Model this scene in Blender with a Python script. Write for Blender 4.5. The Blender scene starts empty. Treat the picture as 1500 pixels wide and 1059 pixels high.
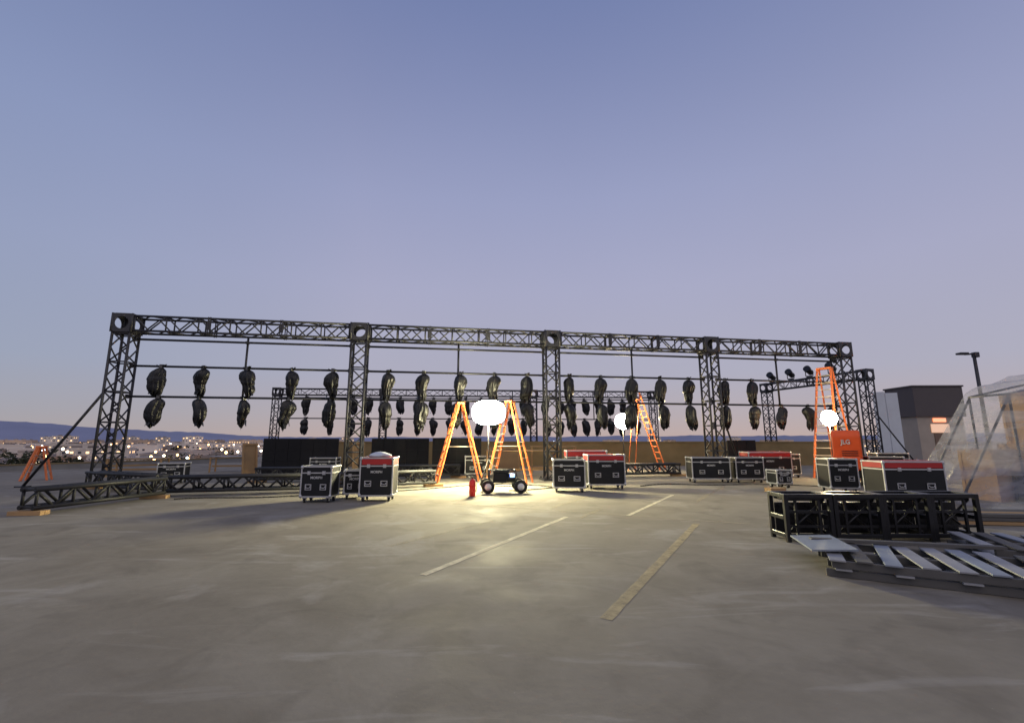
import bpy, math, random, bmesh
from mathutils import Vector, Matrix, noise
random.seed(7)
S=bpy.context.scene
COL=S.collection
R=math.radians
# ------------------------------------------------------------------ materials
def nt(name):
    m=bpy.data.materials.new(name); m.use_nodes=True
    t=m.node_tree; b=t.nodes['Principled BSDF']
    return m,t,b
def mat(name,col,rough=.6,metal=0.,var=.25,scale=6.,bump=0.,spec=.5,rnd=0.):
    m,t,b=nt(name); N=t.nodes; L=t.links
    tc=N.new('ShaderNodeTexCoord'); n=N.new('ShaderNodeTexNoise'); n.inputs['Scale'].default_value=scale; n.inputs['Detail'].default_value=6
    L.new(tc.outputs['Object'],n.inputs['Vector'])
    mx=N.new('ShaderNodeMix'); mx.data_type='RGBA'
    mx.inputs[6].default_value=[c*(1-var) for c in col]+[1]; mx.inputs[7].default_value=[min(1,c*(1+var)) for c in col]+[1]
    L.new(n.outputs['Fac'],mx.inputs[0])
    out=mx.outputs[2]
    if rnd>0:
        oi=N.new('ShaderNodeObjectInfo'); hs=N.new('ShaderNodeHueSaturation')
        mr=N.new('ShaderNodeMapRange'); mr.inputs[3].default_value=1-rnd; mr.inputs[4].default_value=1+rnd
        L.new(oi.outputs['Random'],mr.inputs[0]); L.new(mr.outputs[0],hs.inputs['Value']); L.new(out,hs.inputs['Color']); out=hs.outputs[0]
    L.new(out,b.inputs['Base Color'])
    r=N.new('ShaderNodeMapRange'); r.inputs[3].default_value=max(.03,rough-.12); r.inputs[4].default_value=min(1,rough+.12)
    L.new(n.outputs['Fac'],r.inputs[0]); L.new(r.outputs[0],b.inputs['Roughness'])
    b.inputs['Metallic'].default_value=metal; b.inputs['Specular IOR Level'].default_value=spec
    if bump>0:
        n2=N.new('ShaderNodeTexNoise'); n2.inputs['Scale'].default_value=scale*3; L.new(tc.outputs['Object'],n2.inputs['Vector'])
        bp=N.new('ShaderNodeBump'); bp.inputs['Strength'].default_value=bump; bp.inputs['Distance'].default_value=.02
        L.new(n2.outputs['Fac'],bp.inputs['Height']); L.new(bp.outputs[0],b.inputs['Normal'])
    return m
def emis(name,col,s,nosample=False):
    m,t,b=nt(name)
    b.inputs['Base Color'].default_value=(.8,.8,.8,1)
    b.inputs['Emission Color'].default_value=(*col,1); b.inputs['Emission Strength'].default_value=s
    if nosample: m.cycles.emission_sampling='NONE'
    return m
M_TR=mat('truss_black_paint',(.045,.045,.052),.5,.2,.35,5)
M_FTR=mat('floor_truss_black_paint',(.020,.020,.022),.55,.1,.35,5)
M_PIPE=mat('dark_pipe',(.035,.035,.04),.45,.4,.3,5)
M_BAG=mat('black_plastic_bag',(.009,.009,.011),.36,0,.4,5,.7,.4)
M_CLAMP=mat('clamp_steel',(.12,.12,.12),.4,.8,.2,8)
M_PANEL=mat('case_black_laminate',(.012,.013,.015),.5,0,.4,4,.05,.3)
M_ALU=mat('case_aluminium',(.55,.55,.56),.42,.55,.18,6)
M_RED=mat('case_red',(.42,.02,.02),.5,0,.2,4)
M_WHITE=mat('white_lettering',(.55,.55,.55),.6,0,.05,4)
M_RUB=mat('black_rubber',(.02,.02,.02),.85,0,.2,6)
M_RIM=mat('white_rim',(.7,.7,.7),.4,.2,.1,6)
M_OR=mat('orange_fibreglass',(.78,.20,.06),.55,0,.2,4)
M_ORANGE=mat('orange_machine_paint',(.70,.085,.012),.45,0,.2,3)
M_STEPS=mat('ladder_aluminium',(.5,.42,.34),.45,.5,.15,5)
M_WOOD=mat('pine_timber',(.42,.26,.12),.75,0,.3,3,.2)
M_OLDW=mat('dull_silver_slat',(.32,.32,.33),.55,.25,.35,2.5,.3)
M_DKW=mat('dark_beam',(.10,.095,.09),.75,0,.35,3,.3)
M_PLY=mat('plywood',(.36,.23,.11),.75,0,.25,2,.1)
M_STUC=mat('tan_stucco',(.25,.185,.095),.95,0,.3,1.2,.3,.1)
M_CONC=mat('grey_concrete',(.26,.25,.23),.9,0,.25,1.5,.3)
M_BROWNM=mat('dark_roof_cladding',(.10,.085,.085),.7,0,.15,2)
M_CREAM=mat('cream_render',(.42,.36,.30),.9,0,.15,1.5,.2)
M_DOOR=mat('steel_door',(.20,.13,.09),.5,0,.1,3)
M_PALE=mat('pale_white_panel',(.60,.64,.70),.5,0,.1,2)
M_SCREEN=mat('led_screen_black',(.010,.010,.012),.5,0,.3,3,0,.3)
M_STEELB=mat('gloss_black_steel',(.018,.018,.02),.3,.2,.3,5)
M_EXT=mat('extinguisher_red',(.6,.02,.015),.3,0,.08,5)
M_BLUEG=mat('blue_grey_board',(.26,.29,.34),.55,.2,.3,2,.2)
M_CARD=mat('brown_cardboard',(.42,.26,.14),.85,0,.2,2,.1)
M_MTN=mat('hill_painted_haze',(.30,.32,.43),1,0,.15,.002,0,0)  # distance haze is painted into the hills' pale bluish base colour
M_LEAF=mat('foliage_dark',(.045,.05,.028),.9,0,.4,.8,0,.3,.3)
M_TRUNK=mat('bark',(.1,.07,.05),.9,0,.3,3)
M_LAMP1=emis('lit_lamp_main',(1,.91,.54),620)
M_LAMP2=emis('lit_lamp_small',(1,.82,.46),260)
M_BLUE=emis('blue_indicator',(.15,.35,1),5)
M_EXIT=emis('warm_sign',(1,.25,.06),1.6)
M_WARM=emis('warm_opening',(1,.50,.20),.6)
M_CL=[emis('city_light_warm',(1,.50,.16),13,True),emis('city_light_white',(1,.8,.55),13,True),emis('city_light_cool',(.8,.9,1),10,True)]
M_LITW=emis('lit_window',(1,.60,.26),2.0,True)
M_WIN=mat('dark_window',(.06,.065,.08),.25,0,.2,1)
M_BW=[mat('city_wall_cream',(.66,.50,.36),.9,0,.12,.1,rnd=.3),mat('city_wall_white',(.82,.73,.63),.9,0,.08,.1,rnd=.2),mat('city_wall_brown',(.40,.27,.19),.9,0,.15,.1,rnd=.3),mat('city_wall_grey',(.48,.42,.38),.9,0,.12,.1,rnd=.3)]
M_ROOF=mat('flat_roof',(.34,.28,.24),.95,0,.15,.1,rnd=.4)
def plastic():
    m,t,b=nt('clear_plastic_sheet'); N=t.nodes; L=t.links
    b.inputs['Base Color'].default_value=(.62,.64,.71,1); b.inputs['Roughness'].default_value=.25
    tr=N.new('ShaderNodeBsdfTransparent'); tr.inputs[0].default_value=(.95,.95,.96,1)
    tl=N.new('ShaderNodeBsdfTranslucent'); tl.inputs[0].default_value=(.65,.66,.72,1)
    m0=N.new('ShaderNodeMixShader'); m0.inputs[0].default_value=.4
    mx=N.new('ShaderNodeMixShader'); tc=N.new('ShaderNodeTexCoord'); n=N.new('ShaderNodeTexNoise')
    mp=N.new('ShaderNodeMapping'); mp.inputs['Rotation'].default_value=(0,R(50),0); mp.inputs['Scale'].default_value=(.25,1.0,2.4); L.new(tc.outputs['Object'],mp.inputs['Vector'])
    n.inputs['Scale'].default_value=1.3; n.inputs['Detail'].default_value=7; n.inputs['Distortion'].default_value=.5
    L.new(mp.outputs[0],n.inputs['Vector'])
    mr=N.new('ShaderNodeMapRange'); mr.inputs[1].default_value=.36; mr.inputs[2].default_value=.68; mr.inputs[3].default_value=.16; mr.inputs[4].default_value=.58
    L.new(n.outputs['Fac'],mr.inputs[0]); L.new(mr.outputs[0],mx.inputs[0]); L.new(tr.outputs[0],mx.inputs[1])
    L.new(b.outputs[0],m0.inputs[1]); L.new(tl.outputs[0],m0.inputs[2]); L.new(m0.outputs[0],mx.inputs[2])
    bp=N.new('ShaderNodeBump'); bp.inputs['Strength'].default_value=.5; bp.inputs['Distance'].default_value=.06; L.new(n.outputs['Fac'],bp.inputs['Height']); L.new(bp.outputs[0],b.inputs['Normal'])
    L.new(mx.outputs[0],N['Material Output'].inputs['Surface']); return m
M_PLAS=plastic()
def floor_mat():
    m,t,b=nt('rooftop_concrete'); N=t.nodes; L=t.links
    tc=N.new('ShaderNodeTexCoord'); V=tc.outputs['Object']
    def ns(sc,det=6,dist=0,rough=.55,vec=V):
        n=N.new('ShaderNodeTexNoise'); n.inputs['Scale'].default_value=sc; n.inputs['Detail'].default_value=det; n.inputs['Distortion'].default_value=dist; n.inputs['Roughness'].default_value=rough
        L.new(vec,n.inputs['Vector']); return n.outputs['Fac']
    def mr(x,a,c,lo,hi):
        q=N.new('ShaderNodeMapRange'); q.inputs[1].default_value=a; q.inputs[2].default_value=c; q.inputs[3].default_value=lo; q.inputs[4].default_value=hi; L.new(x,q.inputs[0]); return q.outputs[0]
    def mix(f,c1,c2,mode='MIX'):
        q=N.new('ShaderNodeMix'); q.data_type='RGBA'; q.blend_type=mode
        if hasattr(f,'links'): L.new(f,q.inputs[0])
        else: q.inputs[0].default_value=f
        for i,c in ((6,c1),(7,c2)):
            if hasattr(c,'links'): L.new(c,q.inputs[i])
            else: q.inputs[i].default_value=(*c,1)
        return q.outputs[2]
    c=mix(mr(ns(.2,5,.8),.35,.65,0,1),(.205,.183,.148),(.285,.262,.218))
    c=mix(mr(ns(.8,6,1.2),.42,.7,0,.45),c,(.33,.305,.26))
    c=mix(mr(ns(1.3,6,.8),.52,.72,0,.5),c,(.135,.12,.10))
    c=mix(mr(ns(.40,7,1.5,.6),.56,.66,0,.35),c,(.44,.42,.385))
    c=mix(mr(ns(9,3),.3,.7,0,.12),c,(.12,.105,.09))
    mp=N.new('ShaderNodeMapping'); mp.inputs['Rotation'].default_value=(0,0,R(-61)); mp.inputs['Scale'].default_value=(.35,1.6,1); L.new(V,mp.inputs['Vector'])
    c=mix(mr(ns(.9,7,1.6,.6,mp.outputs[0]),.57,.72,0,.42),c,(.46,.44,.41))
    c=mix(mr(ns(40,2),.74,.79,0,.5),c,(.5,.47,.42))
    vo=N.new('ShaderNodeTexVoronoi'); vo.inputs['Scale'].default_value=.55; L.new(V,vo.inputs['Vector'])
    c=mix(mr(vo.outputs['Distance'],.03,.15,.4,0),c,(.09,.08,.07))
    L.new(c,b.inputs['Base Color'])
    b.inputs['Specular IOR Level'].default_value=.08
    L.new(mr(ns(.8,6,.5),.3,.7,.75,1.0),b.inputs['Roughness'])
    bp=N.new('ShaderNodeBump'); bp.inputs['Strength'].default_value=.3; bp.inputs['Distance'].default_value=.010
    L.new(ns(11,6,0,.6),bp.inputs['Height']); L.new(bp.outputs[0],b.inputs['Normal'])
    return m
M_FLOOR=floor_mat()
def stripe_mat(name,lo,hi,col):
    m,t,b=nt(name); N=t.nodes; L=t.links
    b.inputs['Base Color'].default_value=(*col,1); b.inputs['Roughness'].default_value=.9; b.inputs['Specular IOR Level'].default_value=.1
    tr=N.new('ShaderNodeBsdfTransparent'); mx=N.new('ShaderNodeMixShader'); tc=N.new('ShaderNodeTexCoord'); n=N.new('ShaderNodeTexNoise')
    n.inputs['Scale'].default_value=5; n.inputs['Detail'].default_value=10; n.inputs['Roughness'].default_value=.7
    L.new(tc.outputs['Object'],n.inputs['Vector']); mr=N.new('ShaderNodeMapRange'); mr.inputs[1].default_value=.35; mr.inputs[2].default_value=.62; mr.inputs[3].default_value=lo; mr.inputs[4].default_value=hi
    L.new(n.outputs['Fac'],mr.inputs[0]); L.new(mr.outputs[0],mx.inputs[0]); L.new(tr.outputs[0],mx.inputs[1]); L.new(b.outputs[0],mx.inputs[2]); L.new(mx.outputs[0],N['Material Output'].inputs['Surface'])
    return m
M_ST=stripe_mat('worn_white_paint',.5,.95,(.70,.64,.48)); M_ST3=stripe_mat('dull_yellowed_paint',.35,.80,(.50,.42,.26)); M_ST2=stripe_mat('faded_paint',.08,.5,(.5,.43,.3))
# ------------------------------------------------------------------ mesh builder
class MB:
    def __init__(s): s.v=[]; s.f=[]; s.m=[]; s.sm=[]
    def add(s,vs,fs,mi=0,smooth=False):
        o=len(s.v); s.v+=[tuple(v) for v in vs]
        for f in fs: s.f.append(tuple(i+o for i in f)); s.m.append(mi); s.sm.append(smooth)
    def box(s,c,d,mi=0,rot=None):
        x,y,z=d[0]/2,d[1]/2,d[2]/2
        vs=[Vector(p) for p in ((-x,-y,-z),(x,-y,-z),(x,y,-z),(-x,y,-z),(-x,-y,z),(x,-y,z),(x,y,z),(-x,y,z))]
        if rot: 
            vs=[rot@v for v in vs]
        vs=[v+Vector(c) for v in vs]
        s.add(vs,[(0,3,2,1),(4,5,6,7),(0,1,5,4),(1,2,6,5),(2,3,7,6),(3,0,4,7)],mi)
    def tube(s,p,q,r,n=6,mi=0,r2=None):
        p=Vector(p); q=Vector(q); d=(q-p)
        if d.length<1e-6: return
        d.normalize(); a=Vector((0,0,1)) if abs(d.z)<.9 else Vector((1,0,0)); u=d.cross(a).normalized(); w=d.cross(u)
        r2=r if r2 is None else r2
        vs=[p+(u*math.cos(2*math.pi*i/n)+w*math.sin(2*math.pi*i/n))*r for i in range(n)]+[q+(u*math.cos(2*math.pi*i/n)+w*math.sin(2*math.pi*i/n))*r2 for i in range(n)]
        s.add(vs,[(i,(i+1)%n,n+(i+1)%n,n+i) for i in range(n)],mi,n>4)
        o=len(s.v)-2*n
        s.f.append(tuple(o+i for i in range(n-1,-1,-1))); s.m.append(mi); s.sm.append(False)
        s.f.append(tuple(o+n+i for i in range(n))); s.m.append(mi); s.sm.append(False)
    def path(s,pts,r,n=6,mi=0):
        for a,b in zip(pts[:-1],pts[1:]): s.tube(a,b,r,n,mi)
    def lathe(s,prof,n=20,c=(0,0,0),mi=0,axis='z',fn=None):
        vs=[];k=len(prof)
        for j,(r,z) in enumerate(prof):
            for i in range(n):
                a=2*math.pi*i/n; rr=r*(fn(a,z) if fn else 1)
                x,y=rr*math.cos(a),rr*math.sin(a)
                p=(x,y,z) if axis=='z' else ((x,z,y) if axis=='y' else (z,x,y))
                vs.append(Vector(p)+Vector(c))
        fs=[(j*n+i,j*n+(i+1)%n,(j+1)*n+(i+1)%n,(j+1)*n+i) for j in range(k-1) for i in range(n)]
        s.add(vs,fs,mi,True)
        o=len(s.v)-n*k
        s.f.append(tuple(o+i for i in range(n))); s.m.append(mi); s.sm.append(False)
        s.f.append(tuple(o+(k-1)*n+i for i in range(n))); s.m.append(mi); s.sm.append(False)
    def mesh(s,name,mats):
        me=bpy.data.meshes.new(name); me.from_pydata(s.v,[],s.f)
        for m in (mats if isinstance(mats,(list,tuple)) else [mats]): me.materials.append(m)
        me.polygons.foreach_set('material_index',s.m); me.polygons.foreach_set('use_smooth',s.sm); me.update()
        bm=bmesh.new(); bm.from_mesh(me); bmesh.ops.recalc_face_normals(bm,faces=bm.faces); bm.to_mesh(me); bm.free()
        return me
def link(o): COL.objects.link(o); return o
def thing(name,label,cat,loc=(0,0,0),rz=0,group=None,mesh=None,kind=None):
    o=bpy.data.objects.new(name,mesh); o.location=loc; o.rotation_euler=(0,0,rz)
    if mesh is None: o.empty_display_size=.2
    o['label']=label; o['category']=cat
    if group: o['group']=group
    if kind: o['kind']=kind
    return link(o)
def part(mb,name,mats,parent,label=None,bev=0,loc=None,rot=None):
    me=mb.mesh(name,mats) if isinstance(mb,MB) else mb
    o=bpy.data.objects.new(name,me); o.parent=parent
    if loc: o.location=loc
    if rot: o.rotation_euler=rot
    if label: o['label']=label
    if bev:
        b=o.modifiers.new('b','BEVEL'); b.width=bev; b.segments=2; b.limit_method='ANGLE'
    return link(o)
def dup(root,loc,rz=0,scale=None):
    def rec(o,par):
        c=o.copy(); 
        if par: c.parent=par
        COL.objects.link(c)
        for ch in [x for x in o.children]: rec(ch,c)
        return c
    n=rec(root,None); n.location=loc; n.rotation_euler=(0,0,rz)
    if scale: n.scale=scale
    return n
def text_mesh(txt,size,mtl,ext=.003):
    cu=bpy.data.curves.new('t','FONT'); cu.body=txt; cu.size=size; cu.extrude=ext; cu.align_x='CENTER'; cu.align_y='CENTER'; cu.offset=size*.02
    o=bpy.data.objects.new('t',cu); COL.objects.link(o)
    dg=bpy.context.evaluated_depsgraph_get(); me=bpy.data.meshes.new_from_object(o.evaluated_get(dg))
    bpy.data.objects.remove(o); me.materials.clear(); me.materials.append(mtl); return me
# ------------------------------------------------------------------ setting
EDGE=[(-50.8,-15.5),(-26.8,24.5),(-19.6,36.5),(-24.5,38.5),(-24.5,54),(60,54),(60,-20)]
n=len(EDGE)
g=MB(); g.add([(x,y,0) for x,y in EDGE]+[(x,y,-18) for x,y in EDGE],[tuple(range(n))[::-1]]+[(i,(i+1)%n,n+(i+1)%n,n+i) for i in range(n)])
o=link(bpy.data.objects.new('parking_deck',g.mesh('parking_deck',M_FLOOR))); o['kind']='structure'; o['label']='worn grey concrete rooftop parking deck'
g=MB(); Q=30000; g.add([(-Q,-Q,-18),(Q,-Q,-18),(Q,Q,-18),(-Q,Q,-18)],[(0,1,2,3)])
M_CG=mat('city_ground',(.22,.165,.12),1,0,.5,.012)
o=link(bpy.data.objects.new('ground',g.mesh('ground',M_CG))); o['kind']='structure'; o['label']='wide flat city ground reaching the horizon'
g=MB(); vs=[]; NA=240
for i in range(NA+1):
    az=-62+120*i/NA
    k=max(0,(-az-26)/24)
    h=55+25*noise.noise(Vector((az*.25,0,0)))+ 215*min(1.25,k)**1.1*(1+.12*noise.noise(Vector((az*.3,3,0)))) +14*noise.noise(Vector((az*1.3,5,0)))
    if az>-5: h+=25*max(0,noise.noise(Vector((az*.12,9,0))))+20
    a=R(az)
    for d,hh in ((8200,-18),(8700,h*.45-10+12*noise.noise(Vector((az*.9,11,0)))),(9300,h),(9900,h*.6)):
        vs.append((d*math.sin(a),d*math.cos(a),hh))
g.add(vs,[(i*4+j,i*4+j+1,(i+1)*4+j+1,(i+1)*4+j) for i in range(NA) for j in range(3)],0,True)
o=link(bpy.data.objects.new('hills',g.mesh('hills',M_MTN))); o['kind']='structure'; o['label']='low hills beyond the city with blue haze painted into their colour'
def stripe(a,b,w,m,lab,z):
    a=Vector(a);b=Vector(b);d=b-a;L=d.length;ang=math.atan2(d.y,d.x)
    g=MB(); k=40; vs=[]
    for i in range(k+1):
        x=L*i/k; j=.010*noise.noise(Vector((x*4+a.x,1,0))); q=.012*noise.noise(Vector((x*7+a.x,4,0)))
        vs+=[(x,-w/2+j,0),(x,w/2+q,0)]
    g.add(vs,[(2*i,2*i+2,2*i+3,2*i+1) for i in range(k)])
    o=link(bpy.data.objects.new('parking_stripe',g.mesh('parking_stripe',m))); o.location=(a.x,a.y,z); o.rotation_euler=(0,0,ang); o['kind']='structure'; o['label']=lab
stripe((-1.07,5.86),(1.15,10.08),.10,M_ST,'worn off-white painted parking stripe',.004)
stripe((2.5,10.27),(4.74,13.98),.09,M_ST,'worn off-white painted parking stripe',.004)
stripe((.85,4.48),(3.58,9.28),.12,M_ST3,'dull yellowed parking stripe',.004)
for a,b in [((-1.88,7.37),(-.35,9.67)),((4.84,12.46),(7.45,16.6)),((4.8,8.9),(8.2,14.6)),((.9,11.3),(2.2,13.6)),((-1.6,12.6),(-.8,14.1)),((1.4,9.9),(2.1,11.2)),((-4.4,9.6),(-2.9,12.1))]: stripe(a,b,.10,M_ST2,'faded barely visible parking stripe',.004)
stripe((-1.5,12.1),(4.6,9.2),.09,M_ST2,'faded cross line on the parking deck',.008)
def wall_seg(x0,x1,y0,y1,h,th,m,name,label,cap=True):
    a=Vector((x0,y0));b=Vector((x1,y1));L=(b-a).length
    t=thing(name,label,'wall',(x0,y0,0),math.atan2(y1-y0,x1-x0))
    g=MB(); g.box((L/2,0,h/2),(L,th,h)); part(g,'wall_body',m,t)
    if cap:
        g=MB(); g.box((L/2,0,h+.03),(L+.04,th+.08,.06)); part(g,'coping',M_STUC,t)
wall_seg(-14.5,22.3,28.6,30.5,1.45,.2,M_STUC,'parapet_wall','low tan stucco parapet wall behind the trusses')
wall_seg(-19.3,-14.6,36.2,37,.9,.2,M_CONC,'low_wall','low grey concrete wall at deck edge')
wall_seg(-50.6,-19.9,-15.5,35.6,.28,.25,M_CONC,'edge_curb','low concrete curb along the deck edge')
# ------------------------------------------------------------------ city
def building(i,w,d,h,wm):
    g=MB(); g.box((0,0,h/2),(w,d,h)); 
    for sx,sy,lx,ly in ((0,-1,w,.3),(0,1,w,.3),(-1,0,.3,d),(1,0,.3,d)): g.box((sx*(w/2+.05),sy*(d/2+.05),h+.35),(lx+.1,ly+.1,.9))
    g.box((0,0,h+.06),(w-.3,d-.3,.1),3)
    for _ in range(3): 
        a=random.uniform(-.35,.35)*w;b=random.uniform(-.3,.3)*d; g.box((a,b,h+1.0),(random.uniform(2,5),random.uniform(2,4),1.9),3)
    fl=max(1,int(h/3.4))
    for side in range(4):
        L=w if side%2==0 else d; n=max(3,int(L/3.5))
        for f in range(fl):
            for c in range(n):
                if random.random()<.25: continue
                x=-L/2+(c+.5)*L/n; z=f*3.4+1.9; ww=.75
                mi=2 if random.random()<.26 else 1
                off=(d if side%2==0 else w)/2+.06
                P=[(x-ww,z-.65),(x+ww,z-.65),(x+ww,z+.65),(x-ww,z+.65)]
                sg=-1 if side<2 else 1
                vs=[(p,sg*off,q) for p,q in P] if side%2==0 else [(sg*off,p,q) for p,q in P]
                g.add(vs,[(0,1,2,3)],mi)
    return g.mesh('city_building',[wm,M_WIN,M_LITW,M_ROOF])
specs=[(24,18,8,1),(36,22,7,0),(18,16,11,2),(30,20,11.5,3),(22,22,15,1),(46,26,8,0),(16,14,9,2),(40,18,14,1),(30,16,19,0),(20,18,24,1)]
BM=[building(i,a,b,c,M_BW[k]) for i,(a,b,c,k) in enumerate(specs)]
names=['low white commercial building with flat roof','long low cream warehouse with flat roof','brown three-storey building with lit windows','grey mid-rise building with lit windows','white four-storey building with flat roof','wide cream warehouse with rooftop units','small brown two-storey building','long white apartment block','cream five-storey building above the rooftops','white tower block with lit windows']
placed=[]; cnt=0; tries=0
while cnt<296 and tries<16000:
    tries+=1
    az=-50+31*random.random() if random.random()<.85 else -20+66*random.random()
    d=215*(6.5**(random.random()**.95))
    x=d*math.sin(R(az)); y=d*math.cos(R(az))
    if any((x-p)**2+(y-q)**2<(17+.012*d)**2 for p,q in placed): continue
    k=random.choice([0,1,2,3,5,6,0,1,6] if d<360 else ([0,1,2,3,4,5,7,3,4] if d<750 else [3,4,4,7,7,8,8,9,9]))
    placed.append((x,y)); cnt+=1
    thing('city_building',names[k],'building',(x,y,-18),R(29+random.choice([0,90])+random.uniform(-2,2)),'buildings of the distant city',BM[k])
def tree_mesh(seed):
    rnd=random.Random(seed); t=MB(); t.tube((0,0,0),(0,0,4),.28,6,0,.16)
    for i in range(5):
        a=i*1.3; t.tube((0,0,3),(1.6*math.cos(a),1.6*math.sin(a),5.6+rnd.random()),.12,5,0,.04)
    c=MB()
    cl=[(rnd.gauss(0,1.5),rnd.gauss(0,1.5),5.8+rnd.gauss(0,1.2),rnd.uniform(.7,1.5)) for _ in range(16)]
    for x,y,z,r in cl:
        for _ in range(26):
            v=Vector((rnd.gauss(0,1),rnd.gauss(0,1),rnd.gauss(0,.8))).normalized()*r*rnd.uniform(.6,1.1); p=Vector((x,y,z))+v
            e=Vector((rnd.gauss(0,1),rnd.gauss(0,1),rnd.gauss(0,1))).normalized(); f=e.cross(v).normalized(); s=.34
            c.add([p-e*s,p+f*s,p+e*s,p-f*s],[(0,1,2,3)])
    return t.mesh('trunk',M_TRUNK),c.mesh('crown',M_LEAF)
TM=[tree_mesh(i) for i in range(3)]
for i in range(240):
    az=-51+35*random.random() if random.random()<.88 else -15+60*random.random(); d=200*(5**random.random())
    x=d*math.sin(R(az)); y=d*math.cos(R(az)); s=random.uniform(.8,1.6)
    t=thing('tree','dark leafy tree between city buildings','tree',(x,y,-18),random.random()*6,'trees in the distant city'); t.scale=(s*1.3,s*1.3,s)
    a,b=random.choice(TM); part(a,'trunk',None,t); part(b,'crown',None,t)
LM=[]
for k in range(3):
    g=MB(); g.tube((0,0,0),(0,0,9),.14,5,0,.08); g.tube((0,0,9),(1.6,0,9.4),.07,5)
    h=MB(); h.lathe([(.1,-.45),(.42,-.2),(.5,0),(.42,.25),(.1,.45)],8,(1.7,0,9.3))
    LM.append((g.mesh('pole',M_CLAMP),h.mesh('lamp_head',M_CL[k])))
for i in range(190):
    az=-51+33*random.random() if random.random()<.85 else -18+62*random.random(); d=230*(8**random.random())
    k=random.choice([0,0,0,0,1,1,2]); t=thing('street_lamp','lit street lamp shining in the distant city','street lamp',(d*math.sin(R(az)),d*math.cos(R(az)),-18),random.random()*6,'lit lamps across the city')
    z=random.uniform(.5,1.1)*(1+d/1500); t.scale=(z,z,min(z*1.2,1.6)); part(LM[k][0],'pole',None,t); part(LM[k][1],'lamp_head',None,t)
# ------------------------------------------------------------------ truss
def truss(mb,L,s,pitch,rc,rd,mp,off=(0,0)):
    h=s/2-rc; c=[(-h,-h),(h,-h),(h,h),(-h,h)]; n=max(1,round(L/pitch))
    P=lambda x,k:mp((x,c[k][0]+off[0],c[k][1]+off[1]))
    for k in range(4): mb.tube(P(0,k),P(L,k),rc,8)
    for i in range(n+1):
        x=min(max(i*L/n,rc),L-rc)
        if i%2==0 or i==n:
            for k in range(4): mb.tube(P(x,k),P(x,(k+1)%4),rd)
    for i in range(n):
        x0,x1=i*L/n,(i+1)*L/n
        for k in range(4):
            a,b=(k,(k+1)%4) if i%2==0 else ((k+1)%4,k)
            mb.tube(P(x0,a),P(x1,b),rd)
ident=lambda p:p
def corner(mb,s,zc):
    h=s/2; n=16
    for ax in range(3):
        for sg in (-1,1):
            vs=[]
            for i in range(n):
                a=2*math.pi*(i+.5)/n; ca,sa=math.cos(a),math.sin(a); m=max(abs(ca),abs(sa))
                for dd in (h-.001*ax,h-.03):
                    for (u,v) in ((ca/m*h*.995,sa/m*h*.995),(ca*h*.66,sa*h*.66)):
                        p=[0,0,0]; p[ax]=sg*dd; p[(ax+1)%3]=u; p[(ax+2)%3]=v; vs.append((p[0],p[1],p[2]+zc))
            fs=[]
            for i in range(n):
                a=4*i;b=4*((i+1)%n); fs+=[(a,b,b+1,a+1),(a+2,a+3,b+3,b+2),(a+1,b+1,b+3,a+3)]
            mb.add(vs,fs)
    for x in (-1,1):
        for y in (-1,1):
            mb.tube((x*(h-.03),y*(h-.03),zc-h),(x*(h-.03),y*(h-.03),zc+h),.045,8)
SZ=.66; H=6.2
def tower_geo():
    a=MB(); truss(a,H-.7-.05,SZ,.56,.046,.028,lambda p:(p[1],p[2],p[0]+.05)); b=MB(); corner(b,.7,H-.35)
    c=MB(); c.box((0,0,.025),(.95,.95,.05)); 
    for x in (-.4,.4):
        for y in (-.4,.4): c.tube((x,y,.05),(x,y,.13),.03,8)
    return a.mesh('shaft',M_TR),b.mesh('corner_block',M_TR),c.mesh('base_plate',M_TR)
TG=tower_geo()
ang=math.atan(.1675)
def tower(x,y,rz,label,grp):
    t=thing('truss_tower',label,'truss tower',(x,y,0),rz,grp)
    part(TG[0],'shaft',None,t); part(TG[1],'corner_block',None,t); part(TG[2],'base_plate',None,t); return t
def beam(a,b,z,s,label,grp,trim=.35,joints=2,pitch=.56,cat='truss beam',name='truss_beam',rf=1,m=M_TR):
    a=Vector(a);b=Vector(b);d=b-a;L=d.length-2*trim;u=d.normalized(); p=a+u*trim
    t=thing(name,label,cat,(p.x,p.y,z),math.atan2(d.y,d.x),grp)
    g=MB(); truss(g,L,s,pitch,.043*rf*(s/.66)**.5,.027*rf*(s/.66)**.5,ident); part(g,'lattice',m,t)
    for j in range(1,joints):
        x=L*j/joints; g=MB(); h=s/2
        for dx in (-.035,.035):
            for (c,dm) in (((x+dx,h-.02,0),(.03,.05,s+.02)),((x+dx,-h+.02,0),(.03,.05,s+.02)),((x+dx,0,h-.02),(.031,s-.06,.055)),((x+dx,0,-h+.02),(.031,s-.06,.055))): g.box(c,dm)
        g.box((x,-h+.01,0),(.16,.02,s*.55)); part(g,'joint_plate',M_TR,t)
    return t
TX=[-14.35,-6.1,1.67,8.95,15.8]; LY=lambda x:19.0+.1675*x
for i,x in enumerate(TX):
    tower(x,LY(x),ang,'tall black box-truss tower standing on the deck' if i else 'end black box-truss tower with diagonal brace','towers of the front truss frame')
for a,b in zip(TX[:-1],TX[1:]):
    beam((a,LY(a)),(b,LY(b)),H-.35,.64,'black box-truss beam spanning between two towers','beams of the front truss frame',joints=3)
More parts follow.
